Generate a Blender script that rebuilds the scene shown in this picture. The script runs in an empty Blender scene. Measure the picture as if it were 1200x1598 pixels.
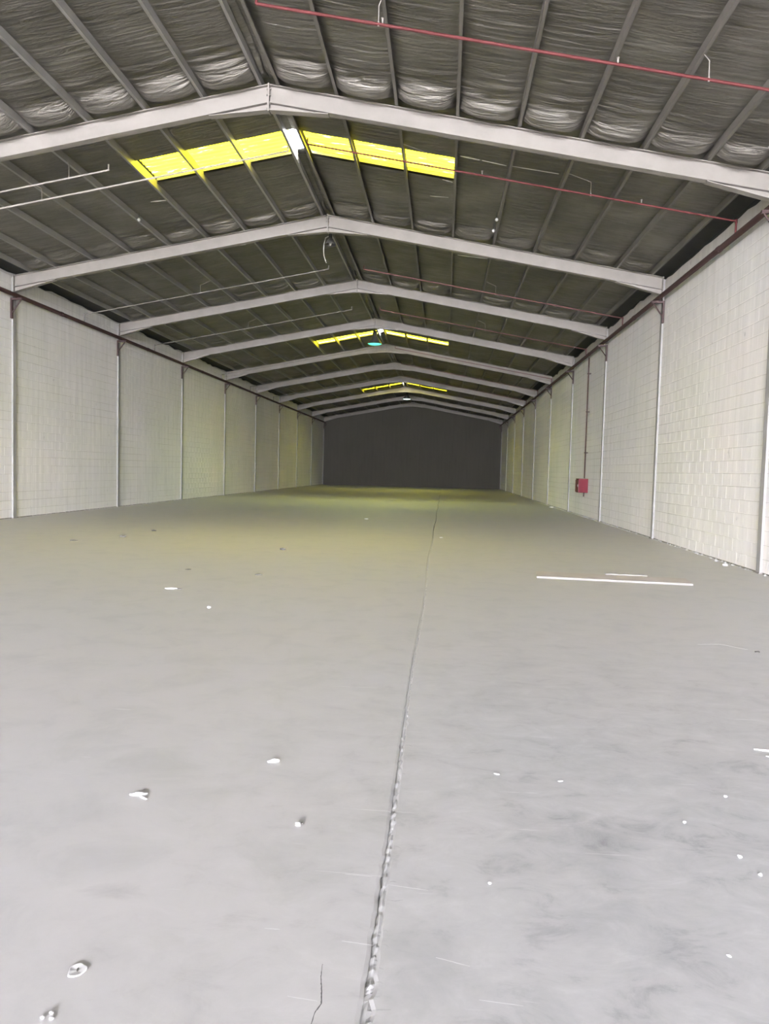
import bpy, bmesh, math, random
from mathutils import Vector, Matrix, noise

scene = bpy.context.scene
COL = scene.collection
random.seed(7)

# ------------------------------------------------------------------ camera
cam_data = bpy.data.cameras.new('camera')
cam_data.sensor_fit = 'VERTICAL'
cam_data.sensor_height = 24.0
cam_data.lens = 24.0 * 1185.34 / 1598.0
cam_data.clip_end = 400
cam = bpy.data.objects.new('camera', cam_data)
COL.objects.link(cam)
_F = Vector((-0.07640686, 0.9955269, -0.05557136))
_R = Vector((0.99661709, 0.07794504, 0.02605671))
_U = Vector((-0.03027167, 0.05339245, 0.99811466))
CAM = Vector((0, 0, 1.45))
cam.matrix_world = Matrix(((_R.x, _U.x, -_F.x, CAM.x), (_R.y, _U.y, -_F.y, CAM.y),
                           (_R.z, _U.z, -_F.z, CAM.z), (0, 0, 0, 1)))
scene.camera = cam

# ------------------------------------------------------------------ light and exposure
SKY = 11.3          # overcast brightness outside
world = bpy.data.worlds.new('overcast_sky')
scene.world = world
world.use_nodes = True
_wn = world.node_tree
_bg = _wn.nodes['Background']
_bg.inputs[0].default_value = (0.965, 0.955, 1.05, 1)
_bg.inputs[1].default_value = SKY * 5.0
sun_d = bpy.data.lights.new('sun', 'SUN')
sun_d.energy = 182.0
sun_d.angle = math.radians(2)
sun_d.color = (1.0, 0.96, 1.02)
sun = bpy.data.objects.new('sun', sun_d)
sun.rotation_euler = (math.radians(38), 0, math.radians(-12))   # from behind the camera, high
COL.objects.link(sun)
FRONT = -23.0       # the open entrance end of the hall, behind the camera
port_d = bpy.data.lights.new('entrance_portal', 'AREA')
port_d.shape = 'RECTANGLE'; port_d.size = 15.4; port_d.size_y = 6.0
port_d.cycles.is_portal = True
port = bpy.data.objects.new('entrance_portal', port_d)
port.location = (-2.9, FRONT - 0.05, 3.0)
port.rotation_euler = (math.radians(90), 0, 0)
COL.objects.link(port)
scene.view_settings.view_transform = 'Standard'
scene.view_settings.look = 'None'
scene.view_settings.gamma = 1.0
scene.view_settings.use_curve_mapping = False
scene.view_settings.exposure = 1.02
scene.cycles.diffuse_bounces = 7
scene.cycles.max_bounces = 12
scene.cycles.sample_clamp_indirect = 6.0

# ------------------------------------------------------------------ sizes
XL, XR = -10.715, 4.934
XA = -2.917
HL, HR, HA = 5.965, 6.02, 7.428           # rafter top at the walls and at the ridge
D1, BAY = 12.115, 6.0837
BACK = 67.2
SLR = (HR - HA) / (XR - XA)
SLL = (HA - HL) / (XA - XL)
PUR = 0.16                                # purlin depth
def frame_y(k): return D1 + BAY * (k - 1)
def top_z(x): return HA + SLR * (x - XA) if x > XA else HA + SLL * (x - XA)
PR = [XA + d for d in (.13, 1.06, 2.0, 2.94, 3.89, 4.84, 5.78, 6.73, 7.53)]
PL = [XA - d for d in (.11, 1.04, 1.98, 2.92, 3.86, 4.8, 5.74, 6.68, 7.32)]
SKYL = {1: (13.9, 14.95), 4: (33.35, 34.45), 7: (53.0, 54.05)}    # skylight strips, by bay

# ------------------------------------------------------------------ helpers
def mesh_obj(name, verts, faces, mat, parent=None, smooth=False, loc=(0, 0, 0)):
    me = bpy.data.meshes.new(name)
    me.from_pydata([tuple(v) for v in verts], [], faces)
    me.validate(); me.update()
    if mat: me.materials.append(mat)
    if smooth:
        for p in me.polygons: p.use_smooth = True
    o = bpy.data.objects.new(name, me)
    o.location = loc
    COL.objects.link(o)
    if parent: o.parent = parent
    return o

class MB:
    def __init__(s): s.v = []; s.f = []
    def add(s, v, f):
        n = len(s.v); s.v += [tuple(a) for a in v]; s.f += [tuple(i + n for i in q) for q in f]
    def box(s, a, b):
        x0, y0, z0 = a; x1, y1, z1 = b
        s.add([(x0,y0,z0),(x1,y0,z0),(x1,y1,z0),(x0,y1,z0),(x0,y0,z1),(x1,y0,z1),(x1,y1,z1),(x0,y1,z1)],
              [(0,3,2,1),(4,5,6,7),(0,1,5,4),(1,2,6,5),(2,3,7,6),(3,0,4,7)])
    def prism(s, poly, axis, a, b):
        """poly: list of 2D points (counter-clockwise), extruded along axis ('x','y','z') from a to b"""
        n = len(poly)
        def P(p, t):
            return {'x': (t, p[0], p[1]), 'y': (p[0], t, p[1]), 'z': (p[0], p[1], t)}[axis]
        v = [P(p, a) for p in poly] + [P(p, b) for p in poly]
        f = [tuple(range(n)), tuple(range(2*n-1, n-1, -1))]
        f += [(i, i+n, (i+1) % n + n, (i+1) % n) for i in range(n)]
        s.add(v, f)
    def tube(s, pts, r, seg=8, caps=True):
        pts = [Vector(p) for p in pts]
        rings = []
        for i, p in enumerate(pts):
            if i == 0: t = pts[1] - p
            elif i == len(pts) - 1: t = p - pts[i-1]
            else: t = (pts[i+1] - p).normalized() + (p - pts[i-1]).normalized()
            t.normalize()
            up = Vector((0, 0, 1)) if abs(t.z) < .9 else Vector((0, 1, 0))
            a = t.cross(up).normalized(); b = a.cross(t)
            rr = r[i] if isinstance(r, (list, tuple)) else r
            rings.append([p + a * rr * math.cos(2*math.pi*j/seg) + b * rr * math.sin(2*math.pi*j/seg) for j in range(seg)])
        v = [q for ring in rings for q in ring]
        f = []
        for i in range(len(rings) - 1):
            for j in range(seg):
                a0 = i*seg + j; a1 = i*seg + (j+1) % seg
                f.append((a0, a1, a1 + seg, a0 + seg))
        if caps:
            f.append(tuple(range(seg - 1, -1, -1))); f.append(tuple(range(len(v) - seg, len(v))))
        s.add(v, f)
    def lathe(s, prof, c, seg=20, caps=True):
        v = []; f = []
        for (r, z) in prof:
            for j in range(seg):
                t = 2*math.pi*j/seg
                v.append((c[0] + r*math.cos(t), c[1] + r*math.sin(t), c[2] + z))
        for i in range(len(prof) - 1):
            for j in range(seg):
                a0 = i*seg + j; a1 = i*seg + (j+1) % seg
                f.append((a0, a1, a1 + seg, a0 + seg))
        if caps:
            f.append(tuple(range(seg-1, -1, -1))); f.append(tuple(range(len(v)-seg, len(v))))
        s.add(v, f)
    def build(s, name, mat, parent=None, smooth=False, loc=(0, 0, 0)):
        o = mesh_obj(name, s.v, s.f, mat, parent, False, loc)
        bm = bmesh.new(); bm.from_mesh(o.data)
        bmesh.ops.recalc_face_normals(bm, faces=bm.faces)
        bm.to_mesh(o.data); bm.free()
        if smooth:
            for p in o.data.polygons: p.use_smooth = True
            try: o.data.set_sharp_from_angle(angle=math.radians(40))
            except Exception: pass
        return o

def empty(name, loc=(0, 0, 0)):
    o = bpy.data.objects.new(name, None); o.location = loc
    o.empty_display_size = .2
    COL.objects.link(o); return o
def tag(o, label, cat, group=None):
    o['label'] = label; o['category'] = cat
    if group: o['group'] = group
    return o
def struct(o): o['kind'] = 'structure'; return o
def copy_tree(o, parent=None):
    c = o.copy(); COL.objects.link(c); c.parent = parent
    for ch in CH.get(o.name, []):
        copy_tree(ch, c)
    return c
CH = {}
def register(root):
    for o in COL.objects:
        if o.parent: 
            l = CH.setdefault(o.parent.name, [])
            if o not in l: l.append(o)

# ------------------------------------------------------------------ materials
def new_mat(name, base=(.5, .5, .5), rough=.6, metal=0.0, spec=.5):
    m = bpy.data.materials.new(name); m.use_nodes = True
    b = m.node_tree.nodes['Principled BSDF']
    b.inputs['Base Color'].default_value = (*base, 1)
    b.inputs['Roughness'].default_value = rough
    b.inputs['Metallic'].default_value = metal
    b.inputs['Specular IOR Level'].default_value = spec
    return m, m.node_tree, b
def N(nt, typ, **kw):
    n = nt.nodes.new(typ)
    for k, v in kw.items():
        if hasattr(n, k): setattr(n, k, v)
        else: n.inputs[k.replace('_', ' ')].default_value = v
    return n
def coords(nt, scale=(1, 1, 1), kind='world'):
    if kind == 'world':
        g = nt.nodes.new('ShaderNodeNewGeometry'); out = g.outputs['Position']
    else:
        g = nt.nodes.new('ShaderNodeTexCoord'); out = g.outputs['Object']
    mp = nt.nodes.new('ShaderNodeMapping'); mp.inputs['Scale'].default_value = scale
    nt.links.new(out, mp.inputs['Vector'])
    return mp.outputs['Vector']
def noise_n(nt, vec, scale, detail=4, rough=.55, dist=0):
    n = nt.nodes.new('ShaderNodeTexNoise')
    n.inputs['Scale'].default_value = scale; n.inputs['Detail'].default_value = detail
    n.inputs['Roughness'].default_value = rough; n.inputs['Distortion'].default_value = dist
    nt.links.new(vec, n.inputs['Vector']); return n.outputs['Fac']
def ramp(nt, fac, stops):
    r = nt.nodes.new('ShaderNodeValToRGB'); cr = r.color_ramp
    while len(cr.elements) < len(stops): cr.elements.new(.5)
    for e, (p, c) in zip(cr.elements, stops):
        e.position = p; e.color = (*c, 1) if len(c) == 3 else c
    nt.links.new(fac, r.inputs['Fac']); return r.outputs['Color']
def mix(nt, fac, a, b, mode='MIX'):
    m = nt.nodes.new('ShaderNodeMix'); m.data_type = 'RGBA'; m.blend_type = mode
    for s, val in ((m.inputs['Factor'], fac), (m.inputs['A'], a), (m.inputs['B'], b)):
        if isinstance(val, (int, float)): s.default_value = val
        elif isinstance(val, tuple): s.default_value = (*val, 1) if len(val) == 3 else val
        else: nt.links.new(val, s)
    return m.outputs['Result']
def bump(nt, bsdf, h, strength=.3, dist=.01, prev=None):
    b = nt.nodes.new('ShaderNodeBump'); b.inputs['Strength'].default_value = strength
    b.inputs['Distance'].default_value = dist
    nt.links.new(h, b.inputs['Height'])
    if prev: nt.links.new(prev, b.inputs['Normal'])
    nt.links.new(b.outputs['Normal'], bsdf.inputs['Normal']); return b.outputs['Normal']

def make_floor_mat():
    m, nt, b = new_mat('worn_concrete', (.45, .45, .44), .62)
    v = coords(nt)
    big = noise_n(nt, v, .35, 3, .5)
    mid = noise_n(nt, v, 2.6, 6, .62, .6)
    vs = coords(nt, (1.0, 1.5, 1.0))
    streak = noise_n(nt, vs, 4.2, 8, .70, .5)
    fine = noise_n(nt, v, 60, 4, .6)
    c = ramp(nt, big, [(.3, (.530, .515, .497)), (.7, (.508, .510, .506))])
    c2 = ramp(nt, mid, [(.30, (.84, .85, .86)), (.5, (1, 1, 1)), (.72, (1.06, 1.05, 1.05))])
    c = mix(nt, .8, c, c2, 'MULTIPLY')
    # heavier wear on the bay at the right of the joint
    g = nt.nodes.new('ShaderNodeNewGeometry'); sep = nt.nodes.new('ShaderNodeSeparateXYZ')
    nt.links.new(g.outputs['Position'], sep.inputs[0])
    mr = nt.nodes.new('ShaderNodeMapRange'); mr.inputs['From Min'].default_value = -1.2; mr.inputs['From Max'].default_value = .6
    mr.inputs['To Min'].default_value = .15; mr.inputs['To Max'].default_value = .95
    nt.links.new(sep.outputs['X'], mr.inputs['Value'])
    c3 = ramp(nt, streak, [(.30, (.58, .59, .60)), (.44, (.82, .835, .84)), (.56, (.89, .905, .91)), (.72, (1.03, 1.04, 1.05))])
    my = nt.nodes.new('ShaderNodeMapRange'); my.inputs['From Min'].default_value = 3.2; my.inputs['From Max'].default_value = 7.5
    my.inputs['To Min'].default_value = 1.0; my.inputs['To Max'].default_value = .12
    nt.links.new(sep.outputs['Y'], my.inputs['Value'])
    mm = nt.nodes.new('ShaderNodeMath'); mm.operation = 'MULTIPLY'
    nt.links.new(mr.outputs['Result'], mm.inputs[0]); nt.links.new(my.outputs['Result'], mm.inputs[1])
    c = mix(nt, mm.outputs[0], c, mix(nt, 1.0, c, c3, 'MULTIPLY'))
    # tyre and drag marks with a shape of their own
    for (x, y, rx, ry, s) in ((-1.08, 2.43, .13, .06, .25), (.62, 3.1, .42, .2, .18), (.35, 2.75, .2, .09, .12), (1.3, 3.0, .3, .16, .15)):
        vm = nt.nodes.new('ShaderNodeVectorMath'); vm.operation = 'SUBTRACT'
        nt.links.new(g.outputs['Position'], vm.inputs[0]); vm.inputs[1].default_value = (x, y, 0)
        dv = nt.nodes.new('ShaderNodeVectorMath'); dv.operation = 'DIVIDE'
        nt.links.new(vm.outputs[0], dv.inputs[0]); dv.inputs[1].default_value = (rx, ry, 1)
        ln = nt.nodes.new('ShaderNodeVectorMath'); ln.operation = 'LENGTH'
        nt.links.new(dv.outputs[0], ln.inputs[0])
        ad = nt.nodes.new('ShaderNodeMath'); ad.operation = 'MULTIPLY_ADD'
        nt.links.new(streak, ad.inputs[0]); ad.inputs[1].default_value = 3.0
        nt.links.new(ln.outputs['Value'], ad.inputs[2])
        f = nt.nodes.new('ShaderNodeMapRange'); f.inputs['From Min'].default_value = 1.4; f.inputs['From Max'].default_value = 2.5
        f.inputs['To Min'].default_value = s; f.inputs['To Max'].default_value = 0
        nt.links.new(ad.outputs[0], f.inputs['Value'])
        c = mix(nt, f.outputs['Result'], c, (.17, .17, .17))
    # pale scratches
    vx = coords(nt, (2.0, 60.0, 1.0)); sc = noise_n(nt, vx, 1.0, 2, .5, .4)
    msk = noise_n(nt, v, 3.0, 3, .5)
    s1 = ramp(nt, sc, [(.70, (0, 0, 0)), (.74, (1, 1, 1))]); s2 = ramp(nt, msk, [(.52, (0, 0, 0)), (.6, (1, 1, 1))])
    c = mix(nt, mix(nt, 1.0, s1, s2, 'MULTIPLY'), c, (.62, .62, .61))
    nt.links.new(c, b.inputs['Base Color'])
    r = ramp(nt, mid, [(.3, (.5,) * 3), (.7, (.72,) * 3)])
    nt.links.new(r, b.inputs['Roughness'])
    n1 = bump(nt, b, streak, .08, .008)
    bump(nt, b, fine, .12, .002, n1)
    return m
def make_wall_mat(name='painted_block', base=(.80, .785, .78)):
    m, nt, b = new_mat(name, base, .75, 0, .3)
    v = coords(nt); vs = coords(nt, (5, 5, .35))
    big = noise_n(nt, v, .45, 4, .55); drip = noise_n(nt, vs, 1.4, 5, .6); fine = noise_n(nt, v, 28, 5, .6)
    dx = [x for x in base]
    c = ramp(nt, big, [(.3, (dx[0]*.93, dx[1]*.95, dx[2]*.92)), (.55, base), (.75, (dx[0]*1.03, dx[1]*1.0, dx[2]*1.0))])
    c = mix(nt, .75, c, ramp(nt, drip, [(.3, (.88, .88, .87)), (.5, (1, 1, 1)), (.7, (1.08, 1.08, 1.07))]), 'MULTIPLY')
    spots = noise_n(nt, v, 4.5, 3, .5)
    c = mix(nt, ramp(nt, spots, [(.70, (0, 0, 0)), (.78, (.5,) * 3)]), c, tuple(x * .52 for x in base))
    nt.links.new(c, b.inputs['Base Color'])
    bump(nt, b, fine, .35, .006)
    return m
def make_steel_paint(name, base, rough=.5):
    m, nt, b = new_mat(name, base, rough, 0, .4)
    v = coords(nt); a = noise_n(nt, v, 2.2, 5, .6)
    c = ramp(nt, a, [(.3, tuple(x * .86 for x in base)), (.6, base), (.8, tuple(min(1, x * 1.06) for x in base))])
    nt.links.new(c, b.inputs['Base Color'])
    bump(nt, b, noise_n(nt, v, 40, 3), .1, .002)
    return m
def make_foil():
    m, nt, b = new_mat('insulation_foil', (.19, .18, .155), .5, .95)
    v = coords(nt); vs = coords(nt, (1.0, 7.0, 1.0))
    a = noise_n(nt, v, .9, 5, .6); w = noise_n(nt, vs, 1.6, 6, .62, .5); f = noise_n(nt, v, 35, 4, .6)
    c = ramp(nt, a, [(.3, (.140, .133, .115)), (.5, (.182, .173, .152)), (.7, (.245, .235, .208))])
    nt.links.new(c, b.inputs['Base Color'])
    nt.links.new(ramp(nt, w, [(.3, (.38,) * 3), (.7, (.54,) * 3)]), b.inputs['Roughness'])
    n1 = bump(nt, b, w, .9, .07)
    bump(nt, b, f, .25, .006, n1)
    return m
def make_translucent(name, color, clear=.08, back=.0):
    m = bpy.data.materials.new(name); m.use_nodes = True; nt = m.node_tree
    for n in list(nt.nodes): nt.nodes.remove(n)
    o = nt.nodes.new('ShaderNodeOutputMaterial')
    t = nt.nodes.new('ShaderNodeBsdfTranslucent'); tr = nt.nodes.new('ShaderNodeBsdfTransparent')
    g = nt.nodes.new('ShaderNodeNewGeometry')
    mp = nt.nodes.new('ShaderNodeMapping'); mp.inputs['Scale'].default_value = (1.2, 9, 1)
    nt.links.new(g.outputs['Position'], mp.inputs['Vector'])
    nz = noise_n(nt, mp.outputs['Vector'], 2.0, 5, .6)
    c = ramp(nt, nz, [(.3, tuple(x * .72 for x in color)), (.6, color), (.8, tuple(min(1, x * 1.15 + .03) for x in color))])
    nt.links.new(c, t.inputs['Color']); nt.links.new(c, tr.inputs['Color'])
    mx = nt.nodes.new('ShaderNodeMixShader'); mx.inputs[0].default_value = clear
    nt.links.new(t.outputs[0], mx.inputs[1]); nt.links.new(tr.outputs[0], mx.inputs[2])
    nt.links.new(mx.outputs[0], o.inputs['Surface'])
    return m
def make_emit(name, color, strength):
    m = bpy.data.materials.new(name); m.use_nodes = True; nt = m.node_tree
    b = nt.nodes['Principled BSDF']; b.inputs['Base Color'].default_value = (*color, 1)
    b.inputs['Emission Color'].default_value = (*color, 1); b.inputs['Emission Strength'].default_value = strength
    return m

M_FLOOR = make_floor_mat()
M_FILL = make_steel_paint('crumbly_joint_mortar', (.43, .43, .42), .9)
M_GROOVE = new_mat('joint_dirt', (.09, .09, .085), .95)[0]
M_WALL = make_wall_mat()
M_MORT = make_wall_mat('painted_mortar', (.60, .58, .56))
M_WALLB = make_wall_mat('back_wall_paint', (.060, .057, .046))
M_STEEL = make_steel_paint('white_beam_paint', (.25, .232, .208), .5)
M_COLM = make_steel_paint('painted_column', (.32, .315, .305), .6)
M_PURL = make_steel_paint('galvanised_purlin', (.17, .16, .142), .5)
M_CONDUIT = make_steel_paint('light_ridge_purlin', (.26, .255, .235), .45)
M_FOIL = make_foil()
M_ROOF = make_steel_paint('dark_roof_sheet', (.085, .085, .08), .7)
M_DARK = make_steel_paint('eaves_void_shade', (.045, .047, .045), .9)
M_RED = make_steel_paint('red_pipe_paint', (.085, .013, .014), .75)
M_REDD = make_steel_paint('dark_red_main_paint', (.048, .02, .019), .75)
M_PIPEW = make_steel_paint('pale_pipe_paint', (.34, .315, .285), .5)
M_BRANCH = make_steel_paint('dull_red_branch_paint', (.11, .04, .04), .5)
M_BRK = make_steel_paint('dark_bracket_paint', (.04, .02, .019), .6)
M_WHITE = new_mat('white_scrap', (.62, .62, .61), .7)[0]
M_CHIP = new_mat('pale_chip', (.62, .62, .61), .8)[0]
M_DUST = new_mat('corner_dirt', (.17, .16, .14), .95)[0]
M_DIRT = new_mat('dark_scrap', (.10, .095, .085), .9)[0]
M_BOARD = make_steel_paint('pale_board', (.56, .515, .49), .7)
M_BOARDW = new_mat('board_cut_edge', (.23, .222, .20), .7)[0]
M_CAB = make_steel_paint('red_cabinet_paint', (.125, .008, .017), .75)
M_CABD = make_steel_paint('red_cabinet_frame', (.13, .02, .02), .5)
M_YEL = make_translucent('yellow_translucent_sheet', (.080, .0735, .0014), .0)
M_CLR = make_translucent('milky_ridge_sheet', (.7, .72, .75), .0)
M_LAMPG = make_emit('green_lamp_lens', (.10, .80, .52), .85)
M_LAMPW = make_emit('white_lamp_lens', (.72, 1.0, .85), 2.2)
M_LAMPOFF = new_mat('lamp_glass_off', (.6, .6, .56), .25)[0]
M_LAMPB = make_steel_paint('dark_lamp_body', (.055, .055, .05), .5)
M_CABLE = make_steel_paint('pale_cable', (.55, .54, .50), .5)
M_GLINT = new_mat('painted_glint', (.88, .88, .86), .35)[0]
M_YARD = make_steel_paint('yard_concrete', (.42, .41, .39), .9)

# ------------------------------------------------------------------ floor
JX = -0.175
def joint_x(y): return JX - .03 * max(0, min(1, (y - 3) / 12)) + .012 * math.sin(y * .9) * min(1, y / 8 + .3)
def slab(side):
    ys = []
    y = FRONT
    while y < 0: ys.append(y); y += .4
    y = 0.0
    while y < BACK + .2:
        ys.append(y)
        y += .02 if y < 6 else (.08 if y < 16 else .6)
    ys.append(BACK + .2)
    v = []; f = []
    rr = random.Random(3 if side < 0 else 4)
    for i, y in enumerate(ys):
        near = 1.0 if y < 9 else .4
        hw = (.0045 + .003 * max(0, 1 - (y - 1.8) / 3)) if y < 9 else .007
        rag = (abs(noise.noise(Vector((y * 9, side * 5, 0)))) * .016 + abs(noise.noise(Vector((y * 31, side * 7, 2)))) * .007) * near
        rag *= .6
        if side > 0: rag *= 1.5
        if 7.4 < y < 11: hw = .003; rag *= .2
        xe = joint_x(y) + side * (hw + rag)
        xb = xe - side * .004
        xo = (XL - .1) if side < 0 else (XR + .1)
        v += [(xo, y, 0), (xe + side * .012, y, 0), (xe, y, -.004), (xb, y, -.03)]
    for i in range(len(ys) - 1):
        for j in range(3):
            a = i*4 + j
            f.append((a, a+1, a+5, a+4) if side < 0 else (a+1, a, a+4, a+5))
    return v, f
floor = struct(MB_ := mesh_obj('floor', [(XL-.3, FRONT, -.03), (XR+.3, FRONT, -.03), (XR+.3, BACK+.3, -.03), (XL-.3, BACK+.3, -.03),
        (XL-.3, FRONT, -.2), (XR+.3, FRONT, -.2), (XR+.3, BACK+.3, -.2), (XL-.3, BACK+.3, -.2)],
        [(0,1,2,3),(7,6,5,4),(0,4,5,1),(1,5,6,2),(2,6,7,3),(3,7,4,0)], M_GROOVE))
for s in (-1, 1):
    v, f = slab(s)
    mesh_obj('slab', v, f, M_FLOOR, floor)
# crumbly mortar in the joint
mb = MB(); rr = random.Random(11)
v = []; f = []; ys = [1.2 + i * .014 for i in range(1100)]
for i, y in enumerate(ys):
    for j in range(5):
        t = (j - 2) / 2
        z = -.008 + .0075 * (noise.noise(Vector((y * 28, j * 1.7, 4)))) + .007 * (1 - abs(t)) - (.006 if t < -.4 else 0)
        v.append((joint_x(y) + .006 + t * .026, y, min(z, .003)))
for i in range(len(ys) - 1):
    for j in range(4): f.append((i*5+j, i*5+j+1, i*5+j+6, i*5+j+5))
mesh_obj('joint_filler', v, f, M_FILL, floor)
# raised mortar smears beside the joint, cracks and scrape marks: thin relief on the slab
def strip(name, pts, w, mat, z=.0006, parent=floor, jag=.3, seed=1):
    rr = random.Random(seed); v = []; f = []
    P = []
    for (a, b) in zip(pts[:-1], pts[1:]):
        for k in range(8): P.append((a[0] + (b[0]-a[0])*k/8, a[1] + (b[1]-a[1])*k/8))
    P.append(pts[-1]); n = len(P)
    for i, p in enumerate(P):
        q = P[min(i+1, n-1)]; o = P[max(i-1, 0)]
        d = Vector((q[0]-o[0], q[1]-o[1], 0)).normalized(); nrm = Vector((-d.y, d.x, 0))
        ww = w * (.35 + .65 * math.sin(math.pi * min(1, (i + .5) / n))) * (1 + rr.uniform(-jag, jag))
        c = Vector((p[0] + rr.uniform(-1, 1) * w * jag, p[1] + rr.uniform(-1, 1) * w * jag, 0))
        a = c + nrm * ww; b = c - nrm * ww
        v += [(a.x, a.y, 0), (c.x, c.y, z * 2), (b.x, b.y, 0)]
    for i in range(n - 1):
        f += [(i*3, i*3+1, i*3+4, i*3+3), (i*3+1, i*3+2, i*3+5, i*3+4)]
    return mesh_obj(name, v, f, mat, parent)
strip('crack', [(-.303, 1.86), (-.300, 1.93), (-.288, 1.967), (-.296, 2.02), (-.306, 2.07), (-.311, 2.13)], .0016, M_GROOVE, .0004, seed=2)
for i, (a, b, w) in enumerate((((-.27, 2.245), (-.172, 2.235), .0022), ((-.155, 2.58), (-.01, 2.56), .0022), ((.02, 2.20), (.12, 2.17), .002),
                     ((-.385, 1.985), (-.30, 1.975), .0018), ((-.31, 2.63), (-.21, 2.625), .002), ((-.52, 2.28), (-.47, 2.28), .0024),
                     ((-.42, 2.64), (-.16, 2.63), .0012), ((.14, 2.03), (.26, 2.02), .0018), ((-.72, 4.95), (-.4, 4.97), .003))):
    strip('scrape_mark', [a, b], w, M_CHIP, .0001, seed=20 + i)
rr = random.Random(5)
for i in range(16):      # short trowel smears pulled sideways from the joint
    y = 1.95 + (i / 16) ** 1.5 * 2.2 + rr.uniform(-.03, .03); L = rr.uniform(.015, .06)
    x0 = joint_x(y) + .022
    strip('mortar_smear', [(x0, y), (x0 + L * .5, y + rr.uniform(-.006, .006)), (x0 + L, y + rr.uniform(-.012, .008))], rr.uniform(.001, .0028), M_FILL, .00012, seed=50 + i)

# ------------------------------------------------------------------ walls
WT = .2
def wall_side(name, x, side, ztop):
    """inner face at x; side -1 = left wall (faces +x), +1 = right wall"""
    xo = x + side * WT
    ys = [FRONT + i * .35 for i in range(int((BACK - FRONT) / .35) + 1)] + [BACK]
    v = []; f = []
    rr = random.Random(17 if side > 0 else 18)
    for i, y in enumerate(ys):
        zt = ztop + .05 * noise.noise(Vector((y * 1.1, side * 3, 0))) + rr.uniform(-.035, .03)
        v += [(x, y, -.02), (x, y, zt), (xo, y, zt), (xo, y, -.02)]
    for i in range(len(ys) - 1):
        a = i*4
        for j in range(4):
            q = (a + j, a + (j+1) % 4, a + 4 + (j+1) % 4, a + 4 + j)
            f.append(q if side > 0 else q[::-1])
    n = len(ys) - 1
    f += [(0, 1, 2, 3), (n*4+3, n*4+2, n*4+1, n*4)]
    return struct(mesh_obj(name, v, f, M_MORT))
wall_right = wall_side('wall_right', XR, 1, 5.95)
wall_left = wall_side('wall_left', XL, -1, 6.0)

BH, BL = .2205, .41
def block_geo(side, y0, y1, z0, z1, pr, gz=1.0, bev=.006):
    """pillow-edged block face standing proud of the wall; local coordinates relative to the wall plane"""
    s = -side
    g = .0045
    y0 += g * .35; y1 -= g * .35; z0 += g * gz; z1 -= g * gz
    v = [(0, y0, z0), (0, y1, z0), (0, y1, z1), (0, y0, z1)]
    v += [(s*pr*.7, y0 + bev*.4, z0 + bev*.4), (s*pr*.7, y1 - bev*.4, z0 + bev*.4), (s*pr*.7, y1 - bev*.4, z1 - bev*.4), (s*pr*.7, y0 + bev*.4, z1 - bev*.4)]
    v += [(s*pr, y0 + bev*1.6, z0 + bev*1.6), (s*pr, y1 - bev*1.6, z0 + bev*1.6), (s*pr, y1 - bev*1.6, z1 - bev*1.6), (s*pr, y0 + bev*1.6, z1 - bev*1.6)]
    f = []
    for k in (0, 4):
        for j in range(4):
            q = (k + j, k + (j+1) % 4, k + 4 + (j+1) % 4, k + 4 + j)
            f.append(q)
    f.append((8, 9, 10, 11))
    if side > 0: f = [q[::-1] for q in f]
    return v, f
def project(p):
    q = Vector(p) - CAM; d = q.dot(_F)
    if d < .3: return None
    return 600 + 1185.34 * q.dot(_R) / d, 799 - 1185.34 * q.dot(_U) / d, d
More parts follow.
